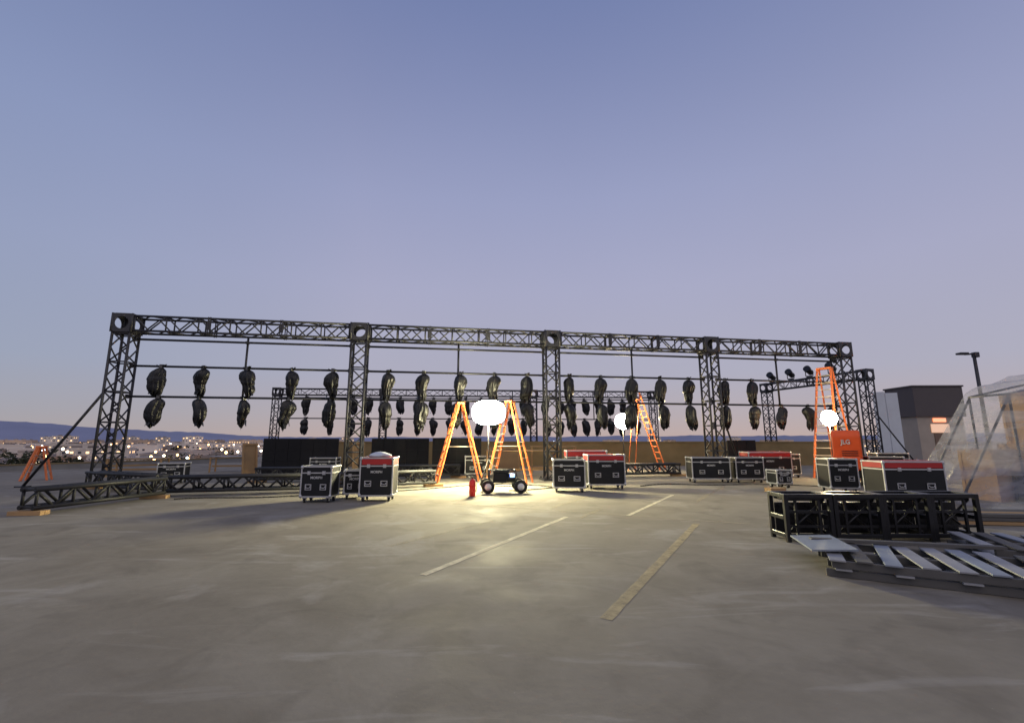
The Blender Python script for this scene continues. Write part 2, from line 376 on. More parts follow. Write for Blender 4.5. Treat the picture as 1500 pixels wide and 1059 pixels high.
def rack(a,b,fy,zs,ztop,lab,grp,r=.042):
    mx=(a+b)/2; L=math.hypot(b-a,fy(b)-fy(a)); an=math.atan2(fy(b)-fy(a),b-a)
    t=thing('hanging_pipe_rack',lab,'pipe rack',(mx,fy(mx),zs[-1]),an,grp)
    for z in zs:
        g=MB(); g.tube((-L/2+.3,0,z-zs[-1]),(L/2-.3,0,z-zs[-1]),r,8); part(g,'cross_pipe',M_PIPE,t)
        for s in (-1,1):
            g=MB(); g.box((s*(L/2-.34),0,z-zs[-1]),(.1,.14,.14)); part(g,'pipe_clamp',M_PIPE,t)
    g=MB(); g.tube((0,.07,0),(0,.07,ztop-zs[-1]),r*1.0,8)
    for z in zs: g.box((0,.035,z-zs[-1]),(.1,.15,.1))
    part(g,'drop_pipe',M_PIPE,t)
for a,b in zip(TX[:-1],TX[1:]): rack(a,b,LY,(5.3,4.30,3.17),5.55,'dark steel pipes hung below the truss beam','pipe racks of the front truss frame')
def bag_mesh(seed,hgt):
    g=MB(); rnd=random.Random(seed*5+2); s=seed*7.3
    up=rnd.uniform(.88,1.08); lo=rnd.uniform(.75,1.05); mid=rnd.uniform(.90,1.02)
    pr=[(.07,.07),(.035,.0),(.06,-.04),(.13*up,-.09),(.18*up,-.16),(.205*up,-.26),(.212*up,-.37),(.208*mid,-.48),(.205*mid,-.57),(.205*lo,-.67),(.20*lo,-.77),(.185*lo,-.87),(.15*lo,-.95),(.10*lo,-1.01),(.04,-1.05)]
    prof=[]
    for (r0,z0),(r1,z1) in zip(pr[:-1],pr[1:]): prof+=[(r0,z0),((r0+r1)/2,(z0+z1)/2)]
    prof.append(pr[-1]); n=48
    w=rnd.uniform(.88,1.12); lean=rnd.uniform(-.12,.12); p5=rnd.choice([3,4,5])
    vs=[]
    for r,z in prof:
        amp=min(1,.4-z*1.0)
        for i in range(n):
            a=2*math.pi*i/n; C,D=math.cos(a),math.sin(a)
            fold=.15*abs(math.sin(p5*.5*a+s+.8*z))+.07*math.sin(10*a+s*2-1.5*z)+.04*math.sin(17*a-s+3*z)
            f=.93+amp*fold+.30*noise.noise(Vector((C*1.5+s,D*1.5,z*1.7)))+.15*noise.noise(Vector((C*3.4+s,D*3.4,z*3+s)))+.05*noise.noise(Vector((C*8+s,D*8,z*11)))
            dz=.015*noise.noise(Vector((C*3,D*3,z*6+s)))
            if z<-.7: dz+=(-z-.7)*(.85*noise.noise(Vector((C*2.6+s,D*2.6,4)))+.2*math.sin(p5*a+s))
            vs.append((r*f*w*C*1.15+lean*z+.03*math.sin(z*6+s),r*f*.85*D,z*hgt/1.05+dz))
    k=len(prof); g.add(vs,[(j*n+i,j*n+(i+1)%n,(j+1)*n+(i+1)%n,(j+1)*n+i) for j in range(k-1) for i in range(n)],0,True)
    g.f.append(tuple((k-1)*n+i for i in range(n))); g.m.append(0); g.sm.append(False)
    for _ in range(5):
        a=rnd.uniform(0,6.28); z=-hgt*rnd.uniform(.8,.95); p=Vector((.14*math.cos(a)+lean*z,.10*math.sin(a),z)); q=p+Vector((.04*math.cos(a),.04*math.sin(a),-rnd.uniform(.08,.18))); e=Vector((-math.sin(a),math.cos(a),0))*.07
        g.add([p-e,p+e,q+e*.4,q-e*.6],[(0,1,2,3)])
    for _ in range(5):
        a=rnd.uniform(0,6.28); p=Vector((.04*math.cos(a),.04*math.sin(a),-.02)); q=p+Vector((.11*math.cos(a),.08*math.sin(a),rnd.uniform(.04,.13))); e=Vector((-math.sin(a),math.cos(a),0))*.05
        g.add([p-e*.5,p+e*.5,q+e,q-e],[(0,1,2,3)])
    return g.mesh('plastic_bag',M_BAG)
BG=[bag_mesh(i,.99) for i in range(14)]
g=MB(); g.box((0,0,.0),(.09,.11,.13)); g.tube((0,0,-.05),(0,0,-.2),.02); g.tube((-.05,0,.07),(.05,0,.07),.02); CLM=g.mesh('clamp',M_CLAMP)
def bag(x,y,z,rz,sc,grp,lab='lumpy stage light wrapped in black plastic bag'):
    t=thing('bagged_stage_light',lab,'stage light',(x,y,z),rz,grp); t.scale=(sc*random.uniform(.92,1.1),sc,sc*random.uniform(.96,1.05))
    part(CLM,'clamp',None,t); part(random.choice(BG),'plastic_bag',None,t,loc=(0,0,-.01))
BX=[-13.02,-11.61,-10.09,-8.53,-7.04,-4.97,-3.59,-2.13,-.74,.66,2.48,3.84,5.20,6.52,7.85,9.63,10.96,12.42,13.69,14.85]
for i,x in enumerate(BX):
    if i<17: bag(x,LY(x)-.05,4.28,random.choice([0,3.14])+random.uniform(-.5,.5),1.04,'bagged lights on the front pipes')
    bag(x+random.uniform(-.08,.08),LY(x)-.05,3.15,random.choice([0,3.14])+random.uniform(-.5,.5),1.0,'bagged lights on the front pipes')
def brace(a,b,lab):
    a=Vector(a);b=Vector(b); t=thing('diagonal_brace',lab,'brace',(b.x,b.y,b.z))
    g=MB(); g.tube((0,0,0),a-b,.045,8); part(g,'brace_pipe',M_PIPE,t); g=MB(); g.box((0,0,0),(.3,.3,.04)); part(g,'foot_plate',M_PIPE,t)
brace((-14.7,16.5,3.4),(-16.9,16.3,.02),'long dark pipe bracing the end tower')
brace((9.2,20.3,3.0),(10.9,22.2,.02),'dark pipe bracing a middle tower')
brace((23.6,29.7,3.2),(25.4,29.3,.02),'dark pipe bracing the side tower')
BY=lambda x:42.45+.085*x
BT=[-20.9,-11.6,2.0,13.4]
for x in BT: tower(x,BY(x),.085,'distant black truss tower behind the wall','towers of the rear truss frame')
for a,b in zip(BT[:-1],BT[1:]):
    beam((a,BY(a)),(b,BY(b)),H-.35,.64,'distant black truss beam behind the wall','beams of the rear truss frame',joints=2,pitch=.8)
    rack(a,b,BY,(5.35,3.5),5.55,'thin dark pipes under the rear truss','pipe racks of the rear truss frame',.05)
for x in (-18.3,-16.2,-14.3,-12.9,-10.2,-8.6,-7.2,-5.7,-4.3,-2.9,-1.5,-.1,1.0,3.2,4.4,5.6,6.8,8.0,9.2,10.4,11.8):
    for z in (5.35,3.5): bag(x,BY(x)-.05,z,random.choice([0,3.14]),1.36,'bagged lights on the rear pipes','distant stage light wrapped in black plastic')
T6=(23.3,29.9);T7=(21.0,37.6)
tower(*T6,.3,'black truss tower of the side frame','towers of the side truss frame'); tower(*T7,.3,'black truss tower of the side frame','towers of the side truss frame')
beam(T7,T6,H-.35,.64,'black truss beam carrying a row of stage lights','beams of the side truss frame')
def stagelight(x,y,z,rz):
    t=thing('stage_light','black stage light clamped on top of truss','stage light',(x,y,z),rz,'stage lights on the side truss')
    g=MB(); g.box((0,0,.05),(.3,.3,.1)); g.tube((-.25,0,.1),(-.25,0,.5),.03); g.tube((.25,0,.1),(.25,0,.5),.03); g.tube((-.25,0,.1),(.25,0,.1),.03); part(g,'yoke',M_STEELB,t)
    g=MB(); g.lathe([(.12,-.35),(.2,-.3),(.2,.0),(.25,.25),(.25,.38)],14,(0,0,0),0,'y'); part(g,'lamp_housing',M_STEELB,t,loc=(0,0,.48),rot=(R(25),0,0))
for k in (.08,.3,.5,.72): stagelight(T7[0]+(T6[0]-T7[0])*k,T7[1]+(T6[1]-T7[1])*k,H,2.0+random.uniform(-.2,.2))
FL='low black box truss lying along the concrete deck'
for a,b in (((-10.55,10.25),(-9.95,13.4)),((-10.15,13.75),(-6.25,14.75)),((-6.15,14.8),(-2.7,16.6)),((4.2,20.6),(7.6,21.3)),((-14.2,15.9),(-10.5,14.25)),((-9.8,17.9),(-6.6,18.5)),((-5.4,19.4),(-2.2,20.2))):
    beam(a,b,.34,.48,FL,'trusses lying on the deck',trim=.05,joints=1,pitch=.38,cat='truss',name='floor_truss',rf=1.35,m=M_FTR)
def block(x,y,w,d,h,rz,z=0,m=M_WOOD,lab='short pine timber block under the floor truss'):
    t=thing('timber_block',lab,'timber block',(x,y,z),rz,'timber blocks under the trusses')
    for j in range(2):
        g=MB(); g.box((0,(j-.5)*d/2,h/2),(w,d/2-.01,h)); part(g,'timber',m,t,bev=.005)
for x,y,r in ((-10.5,10.35,.1),(-9.95,13.2,.2),(-6.2,14.75,.4),(-2.75,16.5,.5),(4.3,20.6,.2),(7.5,21.25,.1),(-14.0,15.8,0),(-9.7,17.9,0),(-6.7,18.5,0),(-5.3,19.4,0),(-2.3,20.2,0)): block(x,y,.65,.26,.09,r)
block(8.3,14.9,.55,.3,.12,.2,lab='short pine timber block lying on the deck')
# ------------------------------------------------------------------ road cases
def case(x,y,w,d,h,rz,label,red=False,txt='MORPH',ts=.09,ty=.80):
    t=thing('road_case',label,'road case',(x,y,0),rz,'road cases on the deck')
    z0=.14; hb=h-z0
    g=MB(); g.box((0,0,z0+hb/2),(w-.02,d-.02,hb)); part(g,'case_body',M_PANEL,t)
    g=MB(); e=.035; W,D=w/2,d/2
    for sx in (-1,1):
        for sy in (-1,1): g.box((sx*(W-e/2+.003),sy*(D-e/2+.003),z0+hb/2),(e,e,hb-.002))
    zl=z0+hb*.78
    for z in (z0+e/2-.002,h-e/2+.004,zl):
        for sy in (-1,1): g.box((0,sy*(D-e/2+.005),z),(w-2*e+.004,e,e if z!=zl else .03))
        for sx in (-1,1): g.box((sx*(W-e/2+.005),0,z),(e,d-2*e+.004,e if z!=zl else .03))
    for sx in (-1,1):
        for sy in (-1,1):
            for z in (z0+.03,h-.03): g.lathe([(.01,-.05),(.035,-.035),(.045,0),(.035,.035),(.01,.05)],8,(sx*(W-.02),sy*(D-.02),z))
    part(g,'edge_trim',M_ALU,t)
    if red:
        g=MB(); zz=(zl+h)/2; hh=h-zl-.07
        g.box((0,-D+.002,zz),(w-.1,.012,hh)); g.box((-W+.002,0,zz),(.012,d-.1,hh)); g.box((W-.002,0,zz),(.012,d-.1,hh)); g.box((0,0,h+.002),(w-.1,d-.1,.01)); part(g,'red_band',M_RED,t)
    zc=z0+(zl-z0)*.42
    for sx in (-1,1):
        hx=sx*w*.24; ww,hh=min(.2,w*.2),.13
        g=MB(); yy=-D-.004
        for c,dm in (((hx,yy,zc+hh/2),(ww,.02,.018)),((hx,yy,zc-hh/2),(ww,.02,.018)),((hx-ww/2+.009,yy,zc),(.018,.02,hh-.018)),((hx+ww/2-.009,yy,zc),(.018,.02,hh-.018))): g.box(c,dm)
        g.path([(hx-ww*.3,yy-.01,zc+.02),(hx-ww*.3,yy-.03,zc-.02),(hx+ww*.3,yy-.03,zc-.02),(hx+ww*.3,yy-.01,zc+.02)],.009)
        part(g,'handle',M_ALU,t)
        g=MB(); g.box((hx,yy,zl),(.08,.025,.09)); g.tube((hx-.03,yy-.02,zl),(hx+.03,yy-.02,zl),.012); part(g,'latch',M_ALU,t)
    me=text_mesh(txt,ts,M_WHITE); part(me,'lettering',None,t,loc=(0,-D-.001+.008,z0+(zl-z0)*ty),rot=(R(90),0,0))
    for sx in (-1,1):
        for sy in (-1,1):
            c=part((lambda g:(g.box((0,0,.125),(.1,.09,.03)),g.box((-.035,0,.085),(.01,.06,.08)),g.box((.035,0,.085),(.01,.06,.08)),g)[-1])(MB()),'caster',M_ALU,t,loc=(sx*(W-.1),sy*(D-.1),0))
            g=MB(); g.lathe([(.03,-.022),(.055,-.02),(.055,.02),(.03,.022)],14,(0,0,.055),0,'x'); part(g,'caster_wheel',M_RUB,c)
    return t
case(-5.10,12.55,.80,.62,.93,.02,'small black road case with silver aluminium edges')
case(-3.62,12.8,.88,.65,1.14,.05,'tall black road case with red lid band',True)
case(-4.42,13.3,.6,.6,.78,.3,'low black road case between two taller cases')
case(1.80,14.95,1.0,.65,1.0,-.06,'square black road case with silver edges')
case(3.12,15.9,1.25,.7,1.12,.06,'wide black road case with red lid band',True)
case(2.75,17.5,1.5,.7,1.22,.0,'black road case with red lid behind another case',True)
case(7.6,18.2,1.45,.7,.95,-.03,'wide low black road case with silver edges')
case(9.05,18.2,1.1,.7,.95,.05,'black road case beside a wide one')
case(10.5,19.4,1.75,.8,1.12,.0,'long black road case with red lid band',True)
case(10.25,14.8,.85,.7,1.03,-.1,'black road case beside the orange lift')
case(10.35,12.45,1.52,.8,1.06,-.05,'large black road case with bright red lid',True,'RIGHT HAND',.10,.12)
case(11.9,20.6,1.2,.7,1.0,.1,'black road case near the tan wall')
case(-1.5,20.9,1.2,.7,.9,.1,'black road case behind the step ladders')
case(-8.1,20.3,1.1,.7,.85,.1,'black road case near the screens')
case(-12.9,17.9,.9,.6,.75,.3,'low black road case at a tower base')
case(13.7,17.3,1.1,.7,1.0,-.3,'black road case crowded by the end tower')
case(14.9,18.5,1.1,.7,1.1,-.2,'black road case crowded by the end tower')
case(9.2,16.2,.6,.5,.6,.2,'small black road case standing by itself')
def bundle(x,y,z,s,m,lab):
    g=MB(); g.lathe([(.02,0),(.26,0),(.3,.05),(.24,.12),(.12,.18),(.02,.2)],28,(0,0,0),0,'z',lambda a,zz:1+.35*noise.noise(Vector((math.cos(a)*2+x,math.sin(a)*2,zz*8))))
    o=thing('plastic_bundle',lab,'plastic bundle',(x,y,z),0,None,g.mesh('plastic_bundle',m)); o.scale=(s,s*.8,s*.7)
bundle(-3.62,12.75,1.15,1.0,M_PALE,'crumpled white plastic bundle on a road case')
# ------------------------------------------------------------------ ladders
def ladder(x,y,h,spread,w,rz,label,nst=None):
    t=thing('step_ladder',label,'ladder',(x,y,0),rz,'orange step ladders')
    top=.18; n=nst or int(h/.3)
    g=MB()
    for s in (-1,1): g.tube((-spread/2,s*w/2,0),(-top/2,s*w*.28,h),.05,4)
    part(g,'front_rails',M_OR,t)
    g=MB()
    for s in (-1,1): g.tube((spread/2,s*w/2*.95,0),(top/2,s*w*.27,h),.04,4)
    for i in range(1,n,2):
        k=i/n; xx=spread/2-(spread/2-top/2)*k; ww=(w/2+(w*.28-w/2)*k)*.95
        g.box((xx,0,h*k),(.03,2*ww,.03),1)
    k=.45; xx=spread/2-(spread/2-top/2)*k
    for s in (-1,1): g.tube((-xx,s*w*.38,h*k),(xx,s*w*.38,h*k),.012,6,1)
    part(g,'rear_rails',[M_OR,M_STEPS],t)
    for i in range(1,n):
        k=i/n; xx=-spread/2+(spread/2-top/2)*k; ww=w/2+(w*.28-w/2)*k
        g=MB(); g.box((xx,0,h*k),(.09,2*ww,.03)); part(g,'step',M_STEPS,t)
    g=MB(); g.box((0,0,h+.03),(.3,w*.62,.08)); part(g,'top_cap',M_OR,t,bev=.01)
ladder(-2.05,18.1,3.0,1.75,.75,R(18),'orange fibreglass step ladder beside the work light')
ladder(-.08,18.0,3.05,1.6,.75,R(-20),'orange fibreglass step ladder beside a cart')
ladder(14.1,20.4,4.75,2.1,.95,R(35),'very tall orange step ladder near the lift')
ladder(-19.2,19,1.3,.8,.45,R(25),'small orange step ladder at the deck edge')
t=thing('leaning_ladder','orange extension ladder leaning diagonally by a work light','ladder',(8.15,25.3,0),R(20))
for s in (0,1):
    g=MB(); g.tube((0,-.25+.5*s,0),(-1.45,-.25+.5*s,4.1),.045,4); part(g,'side_rail',M_OR,t)
for i in range(1,13):
    k=i/13; g=MB(); g.tube((-1.45*k,-.25,4.1*k),(-1.45*k,.25,4.1*k),.025); part(g,'rung',M_OR,t)
g=MB()
for s in (-1,1): g.tube((-1.45,s*.25,4.05),(-2.0,s*.3,0),.025)
part(g,'rear_prop',M_OR,t)
# ------------------------------------------------------------------ work lights
def worklight(x,y,z,heads,r,m,label,grp='lit work lights'):
    t=thing('work_light',label,'work light',(x,y,0),0,grp)
    g=MB(); g.tube((0,0,.25),(0,0,z-.3),.022,8)
    for a in (0,2.1,4.2): g.tube((0,0,.9),(.55*math.cos(a),.55*math.sin(a),0.01),.016); g.tube((0,0,.35),(.32*math.cos(a),.32*math.sin(a),.36),.01)
    part(g,'tripod_stand',M_PIPE,t)
    # lens outline: rounded oblong (superellipse) for the twin-lamp head, round for the single
    wx=1.36 if heads==2 else 1.0; ex=.8 if heads==2 else 1
    def ring(rr,y,nn=40):
        out=[]
        for i in range(nn):
            a=2*math.pi*i/nn; c,s_=math.cos(a),math.sin(a)
            out.append((rr*wx*math.copysign(abs(c)**ex,c),y,rr*math.copysign(abs(s_)**ex,s_)))
        return out
    def rings(lst,mi=0):
        g=MB(); nn=40; vs=[]
        for rr,y in lst: vs+=ring(rr,y)
        g.add(vs,[(j*nn+i,j*nn+(i+1)%nn,(j+1)*nn+(i+1)%nn,(j+1)*nn+i) for j in range(len(lst)-1) for i in range(nn)],0,True)
        for o_ in (0,(len(lst)-1)*nn): g.f.append(tuple(o_+i for i in range(nn))); g.m.append(0); g.sm.append(False)
        return g
    part(rings([(.1,.18),(r*.7,.14),(r*.98,.05),(r*.98,.01)]),'lamp_housing',M_STEELB,t,loc=(0,0,z))
    part(rings([(max(.01,r*math.cos(a)),-r*.85*math.sin(a)) for a in [R(k) for k in range(0,91,10)]]),'lamp_lens',m,t,loc=(0,0,z))
worklight(-.88,17.3,2.62,2,.46,M_LAMP1,'glaring wide work light on a stand between ladders')
worklight(6.0,25,2.6,1,.42,M_LAMP2,'glaring work light on a stand behind the frame')
worklight(13.2,19.2,2.50,1,.33,M_LAMP2,'glaring work light above the orange lift')
# ------------------------------------------------------------------ generator cart
t=thing('generator_cart','small black generator cart with four white-rimmed wheels','cart',(-.27,14.75,0),R(6))
g=MB()
for s in (-1,1): g.path([(-.62,s*.27,.28),(.62,s*.27,.28)],.022); g.path([(-.45,s*.25,.28),(-.45,s*.25,.68),(.35,s*.25,.68),(.45,s*.25,.28)],.018)
for x in (-.62,-.45,.45,.62): g.tube((x,-.27,.28),(x,.27,.28),.02)
g.tube((-.45,-.25,.68),(-.45,.25,.68),.018); g.tube((.35,-.25,.68),(.35,.25,.68),.018)
g.tube((-.5,-.4,.2),(-.5,.4,.2),.02); g.tube((.5,-.4,.2),(.5,.4,.2),.02)
for x in (-.5,.5): g.tube((x,-.27,.28),(x,-.27,.2),.02); g.tube((x,.27,.28),(x,.27,.2),.02)
part(g,'frame',M_PIPE,t)
g=MB(); g.box((-.12,0,.44),(.42,.4,.28)); g.lathe([(.05,-.16),(.14,-.14),(.14,.14),(.05,.16)],14,(.22,0,.43),0,'x'); part(g,'engine',M_PANEL,t,bev=.02)
g=MB(); g.box((-.08,0,.62),(.5,.36,.1)); part(g,'fuel_tank',M_STEELB,t,bev=.03)
g=MB(); g.box((.26,-.2,.52),(.14,.02,.1)); part(g,'control_panel',M_BLUE,t,'panel glowing blue')
g=MB(); g.path([(-.62,-.2,.28),(-.85,-.2,.75),(-.85,.2,.75),(-.62,.2,.28)],.018); part(g,'handle',M_PIPE,t)
for x in (-.5,.5):
    for s in (-1,1):
        g=MB(); g.lathe([(.1,-.05),(.17,-.055),(.2,-.03),(.2,.03),(.17,.055),(.1,.05)],22,(0,0,0),0,'y'); w=part(g,'wheel',M_RUB,t,loc=(x,s*.4,.2))
        g=MB(); g.lathe([(.02,-.06),(.105,-.056),(.105,.056),(.02,.06)],16,(0,0,0),0,'y'); part(g,'rim',M_RIM,w)
t=thing('fire_extinguisher','red fire extinguisher standing on the concrete','fire extinguisher',(-1.15,13.7,0))
g=MB(); g.lathe([(.085,0),(.095,.02),(.095,.38),(.08,.44),(.035,.47),(.03,.5)],20); part(g,'cylinder',M_EXT,t)
g=MB(); g.box((0,0,.52),(.05,.05,.05)); g.box((-.05,0,.56),(.16,.03,.015),0); g.box((-.05,0,.53),(.13,.03,.012),0); part(g,'valve_handle',M_STEELB,t)
g=MB(); g.path([(.03,0,.52),(.1,0,.5),(.13,0,.4),(.12,0,.2),(.11,0,.12)],.014); part(g,'hose',M_RUB,t)
# ------------------------------------------------------------------ video screens
def screen(x,y,w,h,rz,lab):
    t=thing('video_screen',lab,'video screen',(x,y,0),rz,'black screens propped behind the frame')
    nx=max(1,round(w/.55)); nz=max(1,round(h/.5))
    g=MB()
    for i in range(nx):
        for j in range(nz): g.box((-w/2+(i+.5)*w/nx,0,.08+(j+.5)*(h-.08)/nz),(w/nx-.012,.06,(h-.08)/nz-.012))
    part(g,'display_face',M_SCREEN,t)
    g=MB(); g.box((0,.06,h/2),(w,.03,h-.04))
    for s in (-1,1): g.path([(s*w*.4,.1,h-.1),(s*w*.4,.9,.03),(s*w*.4,.1,.03)],.025)
    part(g,'support_frame',M_PIPE,t)
screen(-10.2,22.5,3.5,1.68,.1,'wide black screen wall standing on the deck')
screen(-5.35,22.3,2.7,1.68,.1,'black screen standing between truss towers')
screen(-2.6,22.0,2.3,1.7,.12,'black screen standing behind the step ladder')
screen(11.6,23.5,1.5,1.6,.1,'black screen standing near the tan wall')
def sheet(x,y,w,h,rz,tilt,lab):
    t=thing('plywood_frame',lab,'plywood frame',(x,y,0),rz,'plywood frames propped up')
    g=MB(); g.box((0,0,h/2),(w,.02,h)); part(g,'plywood_sheet',M_PLY,t,rot=(tilt,0,0))
    g=MB()
    for s in (-1,1): g.box((s*(w/2-.04),-.03,h/2),(.08,.04,h))
    g.box((0,-.031,h-.04),(w-.16,.04,.08)); g.box((0,-.031,.05),(w-.16,.04,.08)); part(g,'batten_frame',M_WOOD,t,rot=(tilt,0,0))
sheet(-12.7,22.7,.7,1.45,.9,-.15,'narrow plywood frame leaning by the screens')
sheet(-7.5,22.9,.6,1.5,.5,-.2,'plywood frame beside a truss tower')
sheet(-.4,24.2,1.6,1.25,.0,-.2,'plywood sheet leaning behind the ladders')
def table(x,y,w,d,h,rz,m,lab):
    t=thing('work_table',lab,'table',(x,y,0),rz,'work tables on the deck')
    g=MB(); g.box((0,0,h-.02),(w,d,.04)); part(g,'table_top',m,t,bev=.005)
    for sx in (-1,1):
        for sy in (-1,1): g=MB(); g.box((sx*(w/2-.06),sy*(d/2-.06),(h-.04)/2),(.06,.06,h-.04)); part(g,'leg',M_WOOD,t)
    g=MB(); g.box((0,0,.3),(w-.06,.05,.08)); part(g,'stretcher',M_WOOD,t)
table(.4,21,3.2,.9,1.15,.1,M_PLY,'long plywood work table behind the lamp'); table(2.0,22.6,2.2,.8,1.3,0,M_PLY,'tall plywood work table near the wall')
table(-16.9,21.2,2.2,.8,.8,.2,M_PLY,'plywood work table beside the end tower'); table(-14.4,24,1.8,.8,.8,.2,M_OLDW,'grey work table near the deck edge'); table(-19.8,24.5,2.4,.9,.7,.6,M_OLDW,'low grey table near the deck edge')
# ------------------------------------------------------------------ orange lift
t=thing('boom_lift','orange boom lift parked behind the road cases','boom lift',(12.3,17.1,0),R(-36)); t.scale=(.78,.8,.92)
g=MB(); g.box((0,.6,.45),(1.0,2.2,.3)); part(g,'chassis',M_STEELB,t,bev=.03)
g=MB(); vs=[(-.56,-.55,.62),(.56,-.55,.62),(.58,1.3,.62),(-.58,1.3,.62),(-.56,-.62,1.9),(.56,-.62,1.9),(.54,-.5,2.12),(-.54,-.5,2.12),(.54,1.1,2.08),(-.54,1.1,2.08)]
g.add(vs,[(0,1,5,4),(4,5,6,7),(7,6,8,9),(9,8,2,3),(3,2,1,0),(1,2,8,6,5),(0,4,7,9,3)]); part(g,'engine_hood',M_ORANGE,t,bev=.06)
g=MB(); g.box((0,-.70,.86),(1.0,.2,.5)); part(g,'counterweight',M_ORANGE,t,bev=.07)
g=MB(); g.box((0,1.6,1.70),(.3,3.0,.3)); g.box((0,3.0,1.3),(.25,.3,1.0)); part(g,'boom_arm',M_ORANGE,t,bev=.02)
g=MB()
for z in (.7,1.2,1.75): g.path([(-.5,3.3,z),(.5,3.3,z),(.5,4.0,z),(-.5,4.0,z),(-.5,3.3,z)],.025)
for x in (-.5,.5):
    for y in (3.3,4.0): g.tube((x,y,.65),(x,y,1.75),.025)
g.box((0,3.65,.66),(1.0,.7,.04)); part(g,'work_basket',M_ORANGE,t)
for sx in (-1,1):
    for y in (-.1,1.45): g=MB(); g.lathe([(.12,-.1),(.27,-.11),(.32,-.07),(.32,.07),(.27,.11),(.12,.1)],20,(0,0,0),0,'x'); w=part(g,'wheel',M_RUB,t,loc=(sx*.5,y,.32)); g=MB(); g.lathe([(.02,-.115),(.14,-.11),(.14,.11),(.02,.115)],14,(0,0,0),0,'x'); part(g,'rim',M_ORANGE,w)
g=MB()
for z in (.95,1.03,1.11,1.19): g.box((.1,-.610,z+.12),(.6,.02,.03))
part(g,'vent_grille',M_STEELB,t)
part(text_mesh('JLG',.24,M_WHITE,.006),'lettering',None,t,loc=(-.02,-.640,1.66),rot=(R(93),0,0))
# ------------------------------------------------------------------ black steel frames
def sframe():
    t=thing('steel_frame','gloss black steel box frame standing on concrete','steel frame',(4.75,8.15,0),0,'row of black steel frames')
    g=MB(); w,d,h=.78,.5,.74; b=.065
    for x in (-1,1):
        for y in (-1,1): g.box((x*(w/2-b/2),y*(d/2-b/2),h/2),(b,b,h))
    for y in (-1,1):
        for z in (b/2+.06,h-b/2+.001): g.box((0,y*(d/2-b/2),z),(w-2*b,b,b))
    for x in (-1,1):
        for z in (b/2+.06,h*.5,h-b/2+.001): g.box((x*(w/2-b/2),0,z),(b,d-2*b,b))
    part(g,'outer_frame',M_STEELB,t,bev=.006)
    g=MB(); y=-d/2+.06
    for s in (-1,1): g.box((s*w*.24,y,h*.5),(.035,.035,h-.2))
    g.box((0,y+.005,h*.62),(w-2*b,.03,.04)); g.box((0,y+.005,h*.32),(w-2*b,.03,.04))
    g.tube((-w*.4,y+.05,.12),(w*.4,y+.05,h-.1),.02); g.tube((w*.4,y+.09,.12),(-w*.4,y+.09,h-.1),.02); part(g,'cross_bars',M_STEELB,t)
    g=MB(); g.box((0,.02,h-.09),(w-2*b-.01,d-2*b-.01,.05)); part(g,'seat_panel',M_STEELB,t,bev=.015)
    g=MB(); g.box((0,d/2-.07,h*.45),(w-2*b-.01,.02,h*.62)); part(g,'back_panel',M_STEELB,t)
    for sx in (-1,1):
        for sy in (-1,1): g=MB(); g.lathe([(.03,0),(.04,.005),(.035,.02)],10,(sx*(w/2-.03),sy*(d/2-.03),-.002)); part(g,'foot',M_RUB,t)
    return t
f0=sframe(); f0.location=(4.77,7.88,0)
for i in range(1,4): dup(f0,(4.77+.795*i,7.88+random.uniform(-.03,.03),0),random.uniform(-.03,.02))
f0.rotation_euler=(0,0,.0)
# ------------------------------------------------------------------ ramp stack
def ramp(x,y,z,rz,L,n,lab):
    t=thing('ramp_section_stack',lab,'ramp stack',(x,y,z),rz,'slatted ramp sections on the deck')
    g=MB()
    for i,(yy,zz) in enumerate([(.05,.045),(.6,.045),(1.15,.045),(.02,.15),(.58,.15),(1.18,.15)]): g.box((L/2-.05+.06*(i%2),yy,zz),(L,.05,.085))
    part(g,'side_rails',M_DKW,t,bev=.006)
    for i in range(n//2):
        g=MB(); g.box((.12+.56*i,.6,.098),(.16,1.28,.018),0); part(g,'lower_slat',M_OLDW,t)
    for i in range(n):
        xx=.05+.28*i+random.uniform(-.03,.03); g=MB(); q=Matrix.Rotation(random.uniform(-.08,.08),3,'Z'); g.box((0,0,0),(.16,1.3+random.uniform(-.1,.1),.02),0,q)
        part(g,'plank',(M_OLDW,M_BLUEG,M_DKW)[(i*2)%3 if i%4 else 0],t,loc=(xx,.6,.205+.003*(i%3)),bev=.004)
    return t
rr=math.atan2(-.48,.87)
t=ramp(3.80,5.78,0,rr,3.5,13,'low stack of dull silver slatted ramp sections on concrete')
g=MB(); g.box((0,0,0),(.5,1.0,.02),0,Matrix.Rotation(.2,3,'Z')); part(g,'board',M_BLUEG,t,loc=(-.02,.75,.25),rot=(0,R(-4),0))
ramp(6.3,6.3,0,rr+.12,2.6,9,'slatted silver ramp section lying beside another stack')
t=thing('loose_plank','long dark plank resting across the ramp stack','plank',(5.2,6.4,.23),R(-14)); g=MB(); g.box((0,0,.02),(2.2,.10,.04)); part(g,'plank_board',M_DKW,t,bev=.004)
